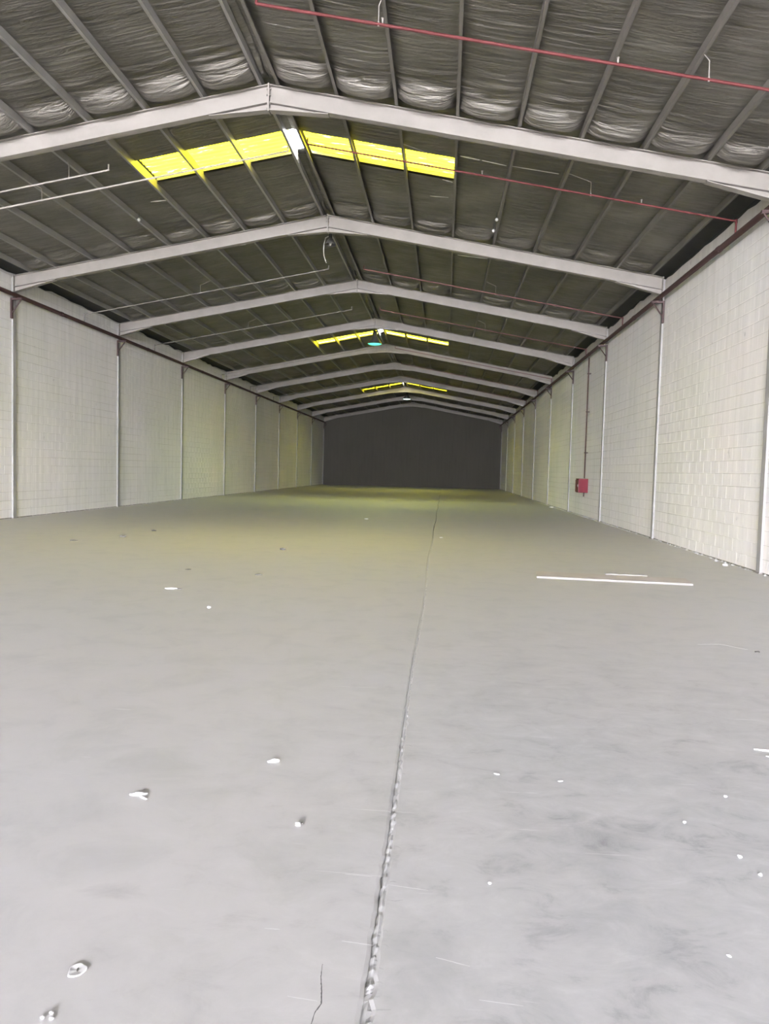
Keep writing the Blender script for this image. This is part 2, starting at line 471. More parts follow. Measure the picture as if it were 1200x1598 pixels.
def build_blocks(wall, x, side, ztop):
    cells = []
    nrow = 27
    for r in range(nrow):
        z0 = r * BH; z1 = z0 + BH
        if z1 > ztop - .03: continue
        off = BL / 2 if r % 2 else 0
        n = int((BACK - FRONT) / BL) + 1
        for i in range(n):
            y0 = FRONT + .02 + i * BL + off; y1 = y0 + BL
            if y1 > BACK - .02: continue
            pj = project((x, (y0 + y1) / 2, (z0 + z1) / 2))
            size = 0
            if pj and 0 < pj[0] < 1200 and 0 < pj[1] < 1598:
                a = project((x, y0, z0)); b = project((x, y1, z1))
                size = abs((a[0] - b[0]) * (a[1] - b[1]) + 1) / 1 if a and b else 0
                size = 1e6 / (pj[2] ** 2)
            pr = .0018 + .0045 * max(0, noise.noise(Vector((y0 * .22, z0 * .55, side * 9))) + .25) + random.uniform(0, .0010)
            gz = max(.12, min(1.5, .75 + 1.5 * noise.noise(Vector((y0 * .5, z0 * 1.7 + side * 4, 3))) + random.uniform(-.3, .3)))
            cells.append((size, y0, y1, z0, z1, pr, round(gz * 4) / 4 + .06))
    cells.sort(key=lambda c: -c[0])
    cache = {}
    for (size, y0, y1, z0, z1, pr, gz) in cells[:300]:
        key = (round(pr / .001), gz)
        if key not in cache:
            v, f = block_geo(side, -BL/2, BL/2, -BH/2, BH/2, key[0] * .001, gz)
            me = bpy.data.meshes.new('block'); me.from_pydata(v, [], f); me.update(); me.materials.append(M_WALL)
            cache[key] = me
        o = bpy.data.objects.new('block', cache[key]); COL.objects.link(o); o.parent = wall
        o.location = (x, (y0+y1)/2, (z0+z1)/2)
        o.rotation_euler = (random.uniform(-.004, .004), 0, 0)
    V = []; Fc = []
    for (size, y0, y1, z0, z1, pr, gz) in cells[300:]:
        v, f = block_geo(side, y0, y1, z0, z1, pr, gz)
        n = len(V); V += [(a[0] + x, a[1], a[2]) for a in v]; Fc += [tuple(i + n for i in q) for q in f]
    o = mesh_obj('blockwork', V, Fc, M_WALL, wall); o['kind'] = 'stuff'
    # crumbs of mortar along the foot of the wall
    V = []; Fc = []; rr = random.Random(31 + side)
    y = 6.0
    while y < 45:
        s = rr.uniform(.006, .035); h = s * rr.uniform(.4, .9); xx = x - side * (rr.uniform(0, .06) + s * .5)
        n = len(V)
        V += [(xx - s, y, 0), (xx, y - s, 0), (xx + s, y, 0), (xx, y + s*1.4, 0), (xx, y, h)]
        Fc += [(n, n+1, n+4), (n+1, n+2, n+4), (n+2, n+3, n+4), (n+3, n, n+4)]
        y += rr.uniform(.02, .12)
    o = mesh_obj('mortar_crumbs', V, Fc, M_FILL, wall); o['kind'] = 'stuff'
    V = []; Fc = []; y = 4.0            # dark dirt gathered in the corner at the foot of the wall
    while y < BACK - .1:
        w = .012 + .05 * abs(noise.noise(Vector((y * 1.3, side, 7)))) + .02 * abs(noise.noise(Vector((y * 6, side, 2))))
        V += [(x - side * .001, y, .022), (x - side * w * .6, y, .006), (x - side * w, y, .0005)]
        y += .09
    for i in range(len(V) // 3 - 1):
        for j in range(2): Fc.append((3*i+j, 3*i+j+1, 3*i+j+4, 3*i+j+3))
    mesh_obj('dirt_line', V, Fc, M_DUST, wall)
build_blocks(wall_right, XR, 1, 5.95)
build_blocks(wall_left, XL, -1, 6.0)

# back wall with gable
mb = MB()
zr = PUR + .05
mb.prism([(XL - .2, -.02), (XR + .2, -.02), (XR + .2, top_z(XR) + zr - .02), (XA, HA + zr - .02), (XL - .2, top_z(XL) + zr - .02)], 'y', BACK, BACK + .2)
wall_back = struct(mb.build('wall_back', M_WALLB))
for x in (XL + 4.0, XA + .55, XR - 4.0):         # movement joints down the back wall
    m2 = MB(); m2.box((x - .02, BACK - .012, 0), (x + .02, BACK, 5.6)); m2.build('joint_strip', M_WALLB, wall_back)

# ------------------------------------------------------------------ roof sheet and eaves
ZR = PUR + .07
Y0R, Y1R = FRONT - .3, BACK + .4
def roof_quads():
    mb = MB()
    cuts = sorted([Y0R, Y1R] + [c for s in SKYL.values() for c in s])
    for sgn in (-1, 1):
        xs = [0, 2.92 if sgn < 0 else 2.94, (XA - XL + .35) if sgn < 0 else (XR - XA + .35)]
        for a, b in zip(cuts[:-1], cuts[1:]):
            sky = any(abs(a - s[0]) < 1e-4 for s in SKYL.values())
            for i in range(2):
                if sky and i == 0: continue
                xa, xb = XA + sgn*xs[i], XA + sgn*xs[i+1]
                za, zb = top_z(xa) + ZR, top_z(xb) + ZR
                mb.add([(xa, a, za), (xb, a, zb), (xb, b, zb), (xa, b, za), (xa, a, za+.02), (xb, a, zb+.02), (xb, b, zb+.02), (xa, b, za+.02)],
                       [(0,3,2,1),(4,5,6,7),(0,1,5,4),(1,2,6,5),(2,3,7,6),(3,0,4,7)])
    return mb
ceiling = struct(roof_quads().build('ceiling', M_ROOF))
for x, sgn in ((XL, -1), (XR, 1)):     # added strip blocks sky above each wall, dark colour stands for shade there
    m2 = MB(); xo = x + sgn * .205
    m2.box((min(xo, xo + sgn*.12), Y0R, 5.3), (max(xo, xo + sgn*.12), Y1R, top_z(x + sgn*.3) + ZR)); m2.build('eaves_light_block', M_DARK, ceiling)

# insulation foil, one sagging sheet per bay and purlin gap
def foil_mesh(seed, segs, sag=1.0, ny=56, nx=12):
    """unit width (x 0..1), real length in y; segs = list of (y0, y1) kept"""
    v = []; f = []
    rr = random.Random(seed)
    ph = [rr.uniform(0, 10) for _ in range(4)]
    folds = [(rr.uniform(.1, .85) * BAY, rr.uniform(.006, .014)) for _ in range(2)]
    for (a, b) in segs:
        n = max(6, int(ny * (b - a) / BAY)); base = len(v)
        for i in range(n + 1):
            y = a + (b - a) * i / n; u = y / BAY
            if u < .83: g = .15 * (u / .83) ** 2
            elif u < .94: q = max(0, (u - .875) / .065); g = .15 + .85 * q * q * (3 - 2 * q)
            else: g = max(.0, 1 - ((u - .94) / .05) ** 1.5)
            crk = 1 + 1.2 * math.exp(-((u - .84) / .12) ** 2)
            for j in range(nx + 1):
                t = j / nx
                prof = (1 - abs(2*t - 1) ** 4.0)
                cz = math.exp(-((u - .875) / .075) ** 2)
                terr = .058 * cz * noise.noise(Vector((t * .7 + seed * 2, y * 7.5 + .5 * t * t, seed))) + .010 * cz * noise.noise(Vector((t * 1.5 + seed * 2, y * 17, seed)))
                w = .016 * noise.noise(Vector((t * .9 + seed, y * 3.6, seed * 3.3)))
                w += .009 * noise.noise(Vector((t * 2.0 + seed, y * 9.0, seed * 1.7)))
                w += sum(h * math.exp(-((y - fy + .04 * math.sin(t * 3 + fy)) / .022) ** 2) for fy, h in folds)
                z = -prof * (.20 * sag * g + w * (.45 + .2 * g) * crk + terr) - .002
                v.append((t, y, z))
        for i in range(n):
            for j in range(nx):
                q = base + i*(nx+1) + j
                f.append((q, q+nx+1, q+nx+2, q+1))
    me = bpy.data.meshes.new('insulation_sheet'); me.from_pydata(v, [], f); me.update()
    for p in me.polygons: p.use_smooth = True
    me.materials.append(M_FOIL)
    return me
FOILS = {}
def foil(kind, seed, segs, ny):
    k = (kind, seed)
    if k not in FOILS: FOILS[k] = foil_mesh(seed, segs, 1.0 if kind.endswith('0') else .85, ny)
    return FOILS[k]
ri = random.Random(99)
for bay in range(0, 10):
    yb = frame_y(bay)
    for side, P in ((1, PR), (-1, PL)):
        xs = [XA] + list(P)
        for i in range(len(xs) - 1):
            xa, xb = xs[i], xs[i+1]
            segs = [(0, BAY)]; kind = 'full'
            if bay in SKYL and i <= 3:
                s = SKYL[bay]; segs = [(0, s[0] - yb), (s[1] - yb, BAY)]; kind = 'sky%d' % bay
            near = bay <= 2
            me = foil(kind + ('n' if near else 'f') + ('0' if bay == 0 else '1'), ri.randrange(5 if near else 3), segs, 230 if near else 60)
            o = bpy.data.objects.new('insulation_sheet', me); COL.objects.link(o); o.parent = ceiling
            L = math.hypot(xb - xa, top_z(xb) - top_z(xa))
            # always run local +x outwards from the smaller x
            x0, x1 = min(xa, xb), max(xa, xb)
            o.location = (x0, yb, top_z(x0 + 1e-5 if side > 0 else x0) + .125)
            o.rotation_euler = (0, -math.atan2(top_z(x1) - top_z(x0), x1 - x0), 0)
            o.scale = (L, 1, 1 if i else .35)

# ------------------------------------------------------------------ skylights
for n, (bay, (ya, yb)) in enumerate(SKYL.items(), 1):
    win = struct(empty('window_%d' % n, (XA, (ya+yb)/2, HA + ZR)))
    win_w = Vector(win.location)
    for side, P in ((1, PR), (-1, PL)):
        for i in range(3):
            xa, xb = P[i], P[i+1]
            v = []; f = []; ny = 48
            for j in range(ny + 1):
                y = ya + (yb - ya) * j / ny
                d = .012 * math.cos(2 * math.pi * (y - ya) / .152)
                for x in (xa, xb): v.append((x - win_w.x, y - win_w.y, top_z(x) + ZR - .01 + d - win_w.z))
            for j in range(ny): f.append((2*j, 2*j+1, 2*j+3, 2*j+2))
            mesh_obj('pane', v, f, M_YEL, win)
    v = []; f = []
    xs = [PL[0], XA, PR[0]]
    for y in (ya, yb):
        for x in xs: v.append((x - win_w.x, y - win_w.y, top_z(x) + ZR - .005 - win_w.z))
    mesh_obj('ridge_pane', v, [(0, 1, 4, 3), (1, 2, 5, 4)], M_CLR, win)
    # timber edge trims where the foil was cut
    m2 = MB()
    for y in (ya - .015, yb + .015):
        for side, P in ((1, PR), (-1, PL)):
            x0, x1 = P[0], P[3]
            m2.add([(x0 - win_w.x, y - .012 - win_w.y, top_z(x0) + PUR + .0 - win_w.z), (x1 - win_w.x, y - .012 - win_w.y, top_z(x1) + PUR - win_w.z),
                    (x1 - win_w.x, y + .012 - win_w.y, top_z(x1) + PUR - win_w.z), (x0 - win_w.x, y + .012 - win_w.y, top_z(x0) + PUR - win_w.z),
                    (x0 - win_w.x, y - .012 - win_w.y, top_z(x0) + ZR - win_w.z), (x1 - win_w.x, y - .012 - win_w.y, top_z(x1) + ZR - win_w.z),
                    (x1 - win_w.x, y + .012 - win_w.y, top_z(x1) + ZR - win_w.z), (x0 - win_w.x, y + .012 - win_w.y, top_z(x0) + ZR - win_w.z)],
                   [(0,3,2,1),(4,5,6,7),(0,1,5,4),(1,2,6,5),(2,3,7,6),(3,0,4,7)])
    m2.build('window_frame', M_PURL, win)

# ------------------------------------------------------------------ portal frames
BD, BW, TF, TW = .28, .14, .012, .009
def rafter(side):
    """I-beam under the roof slope, y centred on 0"""
    xe = XR - .03 if side > 0 else XL + .03
    xs, xe = XA + side * .012, xe
    mb = MB()
    za, zb = HA, top_z(xe)
    def slab_(t0, t1, hw):
        mb.add([(xs, -hw, za - t1), (xe, -hw, zb - t1), (xe, hw, zb - t1), (xs, hw, za - t1),
                (xs, -hw, za - t0), (xe, -hw, zb - t0), (xe, hw, zb - t0), (xs, hw, za - t0)],
               [(0,3,2,1),(4,5,6,7),(0,1,5,4),(1,2,6,5),(2,3,7,6),(3,0,4,7)])
    slab_(0, TF, BW/2); slab_(TF, BD - TF, TW/2); slab_(BD - TF, BD, BW/2)
    return mb
def haunch(x0, x1, za0, za1, zb0, zb1):
    """web wedge from x0 to x1: top z za0->za1, bottom zb0->zb1, with its own bottom flange"""
    mb = MB()
    if x0 > x1: x0, x1, za0, za1, zb0, zb1 = x1, x0, za1, za0, zb1, zb0
    mb.prism([(x0, zb0), (x1, zb1), (x1, za1), (x0, za0)], 'y', -TW/2, TW/2)
    mb.prism([(x0, zb0 - TF), (x1, zb1 - TF), (x1, zb1), (x0, zb0)], 'y', -BW/2, BW/2)
    return mb
frame0 = empty('portal_frame', (0, 0, 0))
for s in (1, -1):
    rafter(s).build('rafter', M_STEEL, frame0)
    # ridge haunch: flat-bottomed wedge
    x1 = XA + s * .95
    haunch(XA + s*.012, x1, HA - BD, top_z(x1) - BD, 7.045, top_z(x1) - BD - .005).build('ridge_haunch', M_STEEL, frame0)
    xe = (XR if s > 0 else XL) - s * .06
    xi = xe - s * 1.05
    haunch(xe, xi, top_z(xe) - BD, top_z(xi) - BD, top_z(xe) - .39, top_z(xi) - BD - .005).build('eaves_haunch', M_STEEL, frame0)
    # end plate at the ridge and at the wall
    m2 = MB(); m2.box((XA + (0 if s > 0 else -.012), -BW/2 - .01, 7.015), (XA + (.012 if s > 0 else 0), BW/2 + .01, HA + .012)); m2.build('end_plate', M_STEEL, frame0)
    m2 = MB(); xq = xe; m2.box((min(xq, xq + s*.016), -BW/2 - .01, top_z(xe) - .405), (max(xq, xq + s*.016), BW/2 + .01, top_z(xe) + .01)); m2.build('end_plate', M_STEEL, frame0)
    for bz in (7.06, 7.14, 7.27, 7.36):
        for by in (-.045, .045):
            m2 = MB(); m2.tube([(XA + s*.012, by, bz), (XA + s*.034, by, bz)], .013, 6); m2.build('bolt', M_PURL, frame0)
    # column: flanged post let into the wall, its flange proud of the blocks
    xw = XR if s > 0 else XL
    m2 = MB(); a, b = xw - s*.045, xw - s*.033
    m2.box((min(a, b), -.07, 0), (max(a, b), .07, top_z(xw) - .03))
    a, b = xw - s*.033, xw + s*.01; m2.box((min(a, b), -.055, 0), (max(a, b), .055, top_z(xw) - .04))
    a, b = xw - s*.033, xw + s*.15
    m2.box((min(a, b), -.006, 0), (max(a, b), .006, top_z(xw) - .03))
    m2.build('column', M_COLM, frame0)
    m2 = MB(); m2.box((min(xw - s*.07, xw), -.10, 0), (max(xw - s*.07, xw), .10, .015)); m2.build('base_plate', M_STEEL, frame0)
register(frame0)
frame0.location.y = D1
ORD = ['nearest white steel portal frame, largest beam across the top of the hall',
       'second white steel roof frame from the camera, beyond the large yellow skylight',
       'third white steel roof frame from the camera, just beyond the unlit dark lamp',
       'fourth white steel roof frame, directly in front of the second yellow skylight strip',
       'fifth white steel roof frame, behind the green glowing lamp',
       'sixth white steel roof frame, next beyond the green lamp\'s frame',
       'seventh white steel roof frame, just in front of the farthest skylight strip',
       'eighth white steel roof frame, just beyond the farthest skylight strip',
       'ninth white steel roof frame, behind the small far white lamp',
       'last white steel roof frame, against the dark back wall']
frames = [frame0]
for k in range(2, 11):
    c = copy_tree(frame0); c.location = (0, frame_y(k) if k < 10 else frame_y(10), 0); frames.append(c)
for fr, lb in zip(frames, ORD): tag(fr, lb, 'roof frame', 'portal frames along the hall')

# ------------------------------------------------------------------ purlins
def purlin_mesh(name, mat, opening, w=.046):
    mb = MB(); t = .006
    y0, y1 = FRONT, BACK - .02
    mb.box((-t/2, y0, 0), (t/2, y1, PUR))
    mb.box((0, y0, 0), (opening * w, y1, t)) if opening > 0 else mb.box((opening * w, y0, 0), (0, y1, t))
    a, b = sorted((0, opening * w)); mb.box((a, y0, PUR - t), (b, y1, PUR))
    c = opening * w; mb.box((min(c, c - opening*t), y0, 0), (max(c, c - opening*t), y1, .018))
    o = mb.build(name, mat); return o
CNT = ['first', 'second', 'third', 'fourth', 'fifth', 'sixth', 'seventh', 'eighth', 'ninth']
for side, P, word in ((1, PR, 'right'), (-1, PL, 'left')):
    base = purlin_mesh('roof_purlin', M_PURL, side)
    for i, x in enumerate(P):
        if i == 0: o = base
        else: o = base.copy(); COL.objects.link(o)
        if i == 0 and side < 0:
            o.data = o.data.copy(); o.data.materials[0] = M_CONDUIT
        o.location = (x, 0, top_z(x) + .002)
        lb = {0: 'grey steel purlin running along the %s side of the ridge' % word,
              8: 'last grey steel purlin above the %s wall, beside the dark eaves gap' % word}.get(i,
              '%s grey steel roof purlin down from the ridge on the %s slope' % (CNT[i], word))
        if i == 0 and side < 0: lb = 'pale bright purlin running along the left side of the ridge'
        tag(o, lb, 'purlin', 'purlins under the roof')

# ------------------------------------------------------------------ sprinkler mains and brackets
def main_pipe(x, z, label, mat):
    mb = MB(); mb.tube([(x, FRONT + .2, z), (x, BACK - .3, z)], .052, 12)
    r = mb.build('sprinkler_main', mat, None, True)
    tag(r, label, 'pipe')
    for k in range(0, 10):      # grooved couplings
        m2 = MB(); y = frame_y(k) + 2.1; m2.tube([(x, y - .05, z), (x, y + .05, z)], .060, 12); m2.build('coupling', mat, r)
    return r
ZMR, ZML = 5.53, 5.47
main_pipe(XR - .16, ZMR, 'dark red sprinkler main running along the top of the right wall', M_REDD)
main_pipe(XL + .16, ZML, 'dark red sprinkler main running along the top of the left wall', M_REDD)
def bracket(x, s, z):
    t = empty('pipe_bracket', (x, 0, z))
    m2 = MB(); m2.box((min(0, s*.045), -.03, -.5), (max(0, s*.045), .03, 0)); m2.build('upright', M_BRK, t)
    m2 = MB(); m2.box((min(0, s*.30), -.025, -.052), (max(0, s*.30), .025, 0)); m2.build('arm', M_BRK, t)
    m2 = MB(); m2.tube([(s*.03, 0, -.36), (s*.26, 0, -.05)], .017, 6); m2.build('brace', M_BRK, t)
    return t
ORDN = ['nearest', 'second', 'third', 'fourth', 'fifth', 'sixth', 'seventh', 'eighth', 'ninth', 'farthest']
for x, s, z, word in ((XR - .014, -1, ZMR - .055, 'right'), (XL + .014, 1, ZML - .055, 'left')):
    b0 = bracket(x, s, z); register(b0)
    for k in range(1, 11):
        if k == 1 and word == 'left': continue
        o = b0 if k == (1 if word == 'right' else 2) else copy_tree(b0)
        o.location = (x, frame_y(k) - .112, z)
        n = ORDN[k-1] if word == 'right' else (['nearest'] + ORDN[1:8] + ['farthest'])[k-2]
        tag(o, '%s triangular dark bracket from the camera holding the %s wall main' % (n, word) if n != 'farthest'
            else 'farthest triangular dark bracket under the %s wall main' % word, 'bracket', 'pipe brackets on the %s wall' % word)

# ------------------------------------------------------------------ sprinkler branches across the roof
DROP = .27
def branch(y, side, x_in, label, mat, hangers=(), r=.019, riser=True, head=(), x_out=None):
    zo = lambda x: top_z(x) - DROP
    xm = (XR - .16) if side > 0 else (XL + .16)
    if x_out is None: x_out = xm
    zm = ZMR if side > 0 else ZML
    t = empty('sprinkler_branch', (x_out, y, zo(x_out)))
    O = Vector(t.location)
    L = lambda x, yy, z: (x - O.x, yy - O.y, z - O.z)
    m2 = MB(); m2.tube([L(x_in, y, zo(x_in)), L(x_out, y, zo(x_out))], r, 8); m2.build('pipe', mat, t, True)
    if riser:
        m2 = MB(); m2.tube([L(x_out, y, zo(x_out) + .02), L(x_out, y, zm + .055)], r * 1.15, 8); m2.build('riser', mat, t, True)
        m2 = MB(); m2.tube([L(x_out + side*.0, y, zo(x_out) - .03), L(x_out, y, zo(x_out) + .03)], r * 1.5, 8); m2.build('elbow', mat, t, True)
    m2 = MB(); m2.tube([L(x_in, y, zo(x_in) - .005), L(x_in, y, zo(x_in) + .10)], r * .9, 8); m2.build('end_elbow', mat, t, True)
    for hx in hangers:
        px = min(PR + PL, key=lambda p: abs(p - hx))
        m2 = MB(); m2.tube([L(hx, y, zo(hx)), L(hx, y + .0, zo(hx) + DROP*.8), L(px, y, top_z(px) + .03)], .006, 5)
        m2.tube([L(hx, y - .0, zo(hx) - r - .004), L(hx, y, zo(hx) + r + .012)], .012, 6)
        m2.build('hanger', M_PIPEW, t)
    for hx in head:
        m2 = MB(); m2.lathe([(.006, 0), (.012, .02), (.010, .05), (.02, .055), (.02, .06)], L(hx, y, zo(hx) + r), 8); m2.build('sprinkler_head', M_PIPEW, t)
    return tag(t, label, 'pipe', 'sprinkler branch pipes under the roof')
branch(9.42, 1, -2.45, 'bright red sprinkler branch crossing the top right corner, nearest the camera', M_RED, (-.95, 2.95), head=(-.9, 1.9))
branch(13.45, 1, -2.55, 'red sprinkler branch passing under the right half of the nearest skylight', M_RED, (2.35, -.45), head=(.5, 3.2), r=.016)
branch(13.86, -1, -2.98, 'long pale sprinkler branch meeting the left half of the nearest skylight', M_PIPEW, (-7.6,), r=.017)
branch(13.22, -1, -6.03, 'short pale pipe with upturned end, left of the nearest skylight', M_PIPEW, (-6.75,), r=.015, riser=False)
YB = [(21.6, 'in the bay just beyond the unlit lamp'), (27.0, 'in the bay between third and fourth frames'),
      (35.4, 'just beyond the second skylight'), (40.6, 'in the bay between fifth and sixth frames'), (46.2, 'in the bay between sixth and seventh frames')]
for y, w in YB:
    for side, word in ((1, 'right'), (-1, 'left')):
        branch(y, side, XA + side * .5, 'thin %s-slope sprinkler branch, %s' % (word, w), M_PURL if side < 0 else M_BRANCH, (XA + side * 4.2,), r=.015)

# hose cabinet on the right wall with its feed pipe
cy = 26.75
t = empty('hose_cabinet', (XR - .012, cy, .84))
m2 = MB(); m2.box((-.30, -.30, 0), (0, .30, .03)); m2.box((-.30, -.30, .43), (0, .30, .46)); m2.box((-.30, -.30, .03), (0, -.27, .43)); m2.box((-.30, .27, .03), (0, .30, .43)); m2.box((-.03, -.27, .03), (0, .27, .43))
m2.build('body', M_CAB, t)
m2 = MB(); m2.box((-.325, -.29, .02), (-.302, .29, .44)); d = m2.build('door', M_CABD, t)
m3 = MB(); m3.box((-.345, -.24, .2), (-.325, -.21, .28)); m3.build('handle', M_PIPEW, d)
m2 = MB(); m2.box((-.31, -.31, .46), (0, .31, .48)); m2.build('lid', M_CABD, t)
m2 = MB(); m2.tube([(-.10, -.1, 0), (-.10, -.1, -.14)], .02, 8); m2.build('drain_stub', M_BRK, t)
tag(t, 'small red fire hose cabinet fixed low on the right block wall', 'cabinet')
m2 = MB(); m2.tube([(XR - .10, cy - .05, 1.33), (XR - .10, cy - .05, 5.46)], .021, 8)
o = m2.build('hose_feed_pipe', M_REDD, None, True); tag(o, 'thin dark red pipe dropping down the right wall to the red hose cabinet', 'pipe')
for z in (2.2, 3.6, 4.9):
    m3 = MB(); m3.box((XR - .135, cy - .085, z), (XR - .018, cy - .015, z + .03)); m3.build('clamp', M_BRK, o)

# ------------------------------------------------------------------ lamps
def lamp(x, y, z, r, lens, label, power=0, color=(1, 1, 1)):
    t = empty('high_bay_lamp', (x, y, z))
    m2 = MB(); m2.lathe([(r*.30, r*1.05), (r*.42, r*.95), (r*.55, r*.7), (r*.82, r*.3), (r, 0), (r*.97, 0), (r*.78, r*.3), (r*.5, r*.7), (r*.3, r*.9)], (0, 0, 0), 24, False)
    m2.build('reflector', M_LAMPB, t, True)
    m2 = MB(); m2.lathe([(r*.25, r*1.0), (r*.30, r*1.05), (r*.30, r*1.7), (r*.22, r*1.78), (.01, r*1.8)], (0, 0, 0), 16); m2.build('ballast_housing', M_LAMPB, t, True)
    m2 = MB(); m2.lathe([(.01, -r*.16), (r*.45, -r*.13), (r*.8, -r*.05), (r*.95, .01), (.01, .012)] if lens is not M_LAMPOFF else [(.01, -.02), (r*.22, .03), (r*.28, r*.3), (r*.15, r*.8)], (0, 0, 0), 20)
    m2.build('lens' if lens is not M_LAMPOFF else 'bulb', lens, t, True)
    zc = HA + .14 - z
    m2 = MB(); m2.tube([(0, 0, r*1.75), (.0, 0, zc)], .009, 6); m2.build('hanging_rod', M_LAMPB, t)
    if power:
        l = bpy.data.lights.new('lamp_light', 'SPOT'); l.spot_size = math.radians(150); l.spot_blend = .6; l.energy = power; l.color = color; l.shadow_soft_size = r*.2
        lo = bpy.data.objects.new('lamp_light', l); COL.objects.link(lo); lo.parent = t; lo.location = (0, 0, -r*.25)
    return tag(t, label, 'lamp')
l1 = lamp(-2.98, 19.0, 6.98, .15, M_LAMPOFF, 'unlit dark high bay lamp with a looped pale cable, behind the second frame')
m2 = MB(); m2.tube([(-.02, 0, .22), (-.12, 0, .17), (-.155, 0, .02), (-.165, 0, -.12), (-.15, 0, -.27), (-.11, 0, -.40), (-.085, 0, -.44)], .011, 7); m2.build('cable', M_CABLE, l1, True)
lamp(-3.08, 32.3, 6.74, .31, M_LAMPG, 'glowing green high bay lamp hanging below the second skylight', 160, (.55, 1, .78))
lamp(-2.95, 57.5, 6.80, .30, M_LAMPW, 'small bright white high bay lamp hanging far down near the back wall', 60, (.75, 1, .85))

# ceiling detectors: small pale balls under purlins
for i, (x, y, z, lb) in enumerate(((-6.64, 16.04, 6.63, 'small pale ball detector hanging from the left slope below the nearest skylight'),
                      (.923, 16.05, 6.64, 'small pale detector under the right slope, nearer of the two beyond the first skylight'),
                      (.904, 16.77, 6.64, 'small pale detector under the right slope, farther of the two beyond the first skylight'))):
    t = empty('ceiling_detector', (x, y, z))
    m2 = MB(); m2.lathe([(.004, -.035), (.022, -.028), (.034, -.008), (.034, .012), (.02, .03), (.008, .035)], (0, 0, 0), 12); m2.build('head', M_WHITE, t, True)
    m2 = MB(); m2.tube([(0, 0, .03), (0, 0, top_z(x) + .05 - z)], .006, 6); m2.build('stem', M_LAMPB, t)
    tag(t, lb, 'detector', 'roof detectors')

# pale strips painting light slits in the foil and glints on its edges
def glint(x0, y0, x1, y1, w, seed):
    n = 7; v = []; f = []
    rr = random.Random(seed)
    for i in range(n + 1):
        s = i / n; x = x0 + (x1-x0)*s; y = y0 + (y1-y0)*s; ww = w * (.3 + .7*math.sin(math.pi*min(.95, max(.05, s)))) * rr.uniform(.5, 1.2)
        z = top_z(x) + .085
        v += [(x, y - ww, z), (x, y + ww, z - .004)]
    for i in range(n): f.append((2*i, 2*i+1, 2*i+3, 2*i+2))
    o = mesh_obj('foil_glint', v, f, M_GLINT, ceiling); return o
for i, a in enumerate(((-6.25, 15.7, -5.93, 15.77, .03), (.12, 13.68, .46, 13.70, .02), (.5, 13.70, .93, 13.74, .016), (1.02, 13.72, 1.83, 13.69, .010),
                       (.18, 19.75, .93, 19.6, .025), (-5.9, 19.15, -5.2, 19.35, .028), (-.2, 14.9, .0, 14.95, .02), (-.45, 15.9, -.08, 15.8, .012))):
    glint(*a, 100 + i)

# ------------------------------------------------------------------ things on the floor
t = empty('fallen_board', (2.4, 10.9, 0))
def quadbox(pts, z0, z1, O):
    m = MB(); v = [(p[0]-O[0], p[1]-O[1], z0) for p in pts] + [(p[0]-O[0], p[1]-O[1], z1) for p in pts]
    m.add(v, [(3,2,1,0),(4,5,6,7),(0,1,5,4),(1,2,6,5),(2,3,7,6),(3,0,4,7)]); return m
O = (2.4, 10.9)
quadbox([(1.335, 10.66), (3.385, 10.46), (3.45, 10.98), (1.385, 11.2)], .012, .026, O).build('panel', M_BOARD, t)
quadbox([(1.33, 10.64), (3.385, 10.44), (3.388, 10.468), (1.333, 10.668)], .0, .028, O).build('edge_strip', M_BOARDW, t)
quadbox([(1.385, 11.17), (3.45, 10.95), (3.452, 10.98), (1.387, 11.2)], .0, .012, O).build('rear_batten', M_BOARD, t)
tag(t, 'long pale flat board lying on the floor near the right wall', 'board')
m2 = MB(); rr = random.Random(8)
pts = [(2.36 + i*.082, 11.10 - i*.004 + rr.uniform(-.012, .012)) for i in range(8)]
for a, b in zip(pts[:-1], pts[1:]):
    m = quadbox([(a[0], a[1]-.03), (b[0], b[1]-.03), (b[0], b[1]+rr.uniform(.0, .03)), (a[0], a[1]+rr.uniform(0, .03))], .0265, .040 + rr.uniform(0, .008), (0, 0))
    m2.add(m.v, m.f)
o = m2.build('board_offcut', M_WHITE); o.data.materials[0] = M_BOARDW; tag(o, 'narrow broken white strip lying on top of the fallen board', 'scrap')

def flake(name, x, y, sx, sy, h, rot, mat, label, seed, cat='scrap'):
    rr = random.Random(seed); n = 9
    v = [(0, 0, h)]; ring = []
    for j in range(n):
        a = 2*math.pi*j/n; k = rr.uniform(.6, 1.1)
        v.append((math.cos(a)*sx*k, math.sin(a)*sy*k, h * rr.uniform(.25, .8)))
    for j in range(n): v.append((v[1+j][0]*.98, v[1+j][1]*.98, 0))
    f = []
    for j in range(n):
        k = (j+1) % n
        f.append((0, 1+j, 1+k)); f.append((1+j, 1+n+j, 1+n+k, 1+k))
    f.append(tuple(range(2*n, n, -1)))
    o = mesh_obj(name, v, f, mat, None, False, (x, y, 0)); o.rotation_euler = (0, 0, rot)
    return tag(o, label, cat, 'litter on the concrete floor')
def pebble(name, x, y, r, mat, label, seed):
    bm = bmesh.new(); bmesh.ops.create_icosphere(bm, subdivisions=2, radius=r)
    for q in bm.verts:
        q.co *= 1 + .35 * noise.noise(q.co * (1.2 / r) + Vector((seed, 0, 0))); q.co.z = max(q.co.z * .65, -r*.5)
    me = bpy.data.meshes.new(name); bm.to_mesh(me); bm.free(); me.materials.append(mat)
    o = bpy.data.objects.new(name, me); COL.objects.link(o); o.location = (x, y, r*.5)
    return tag(o, label, 'stone', 'litter on the concrete floor')
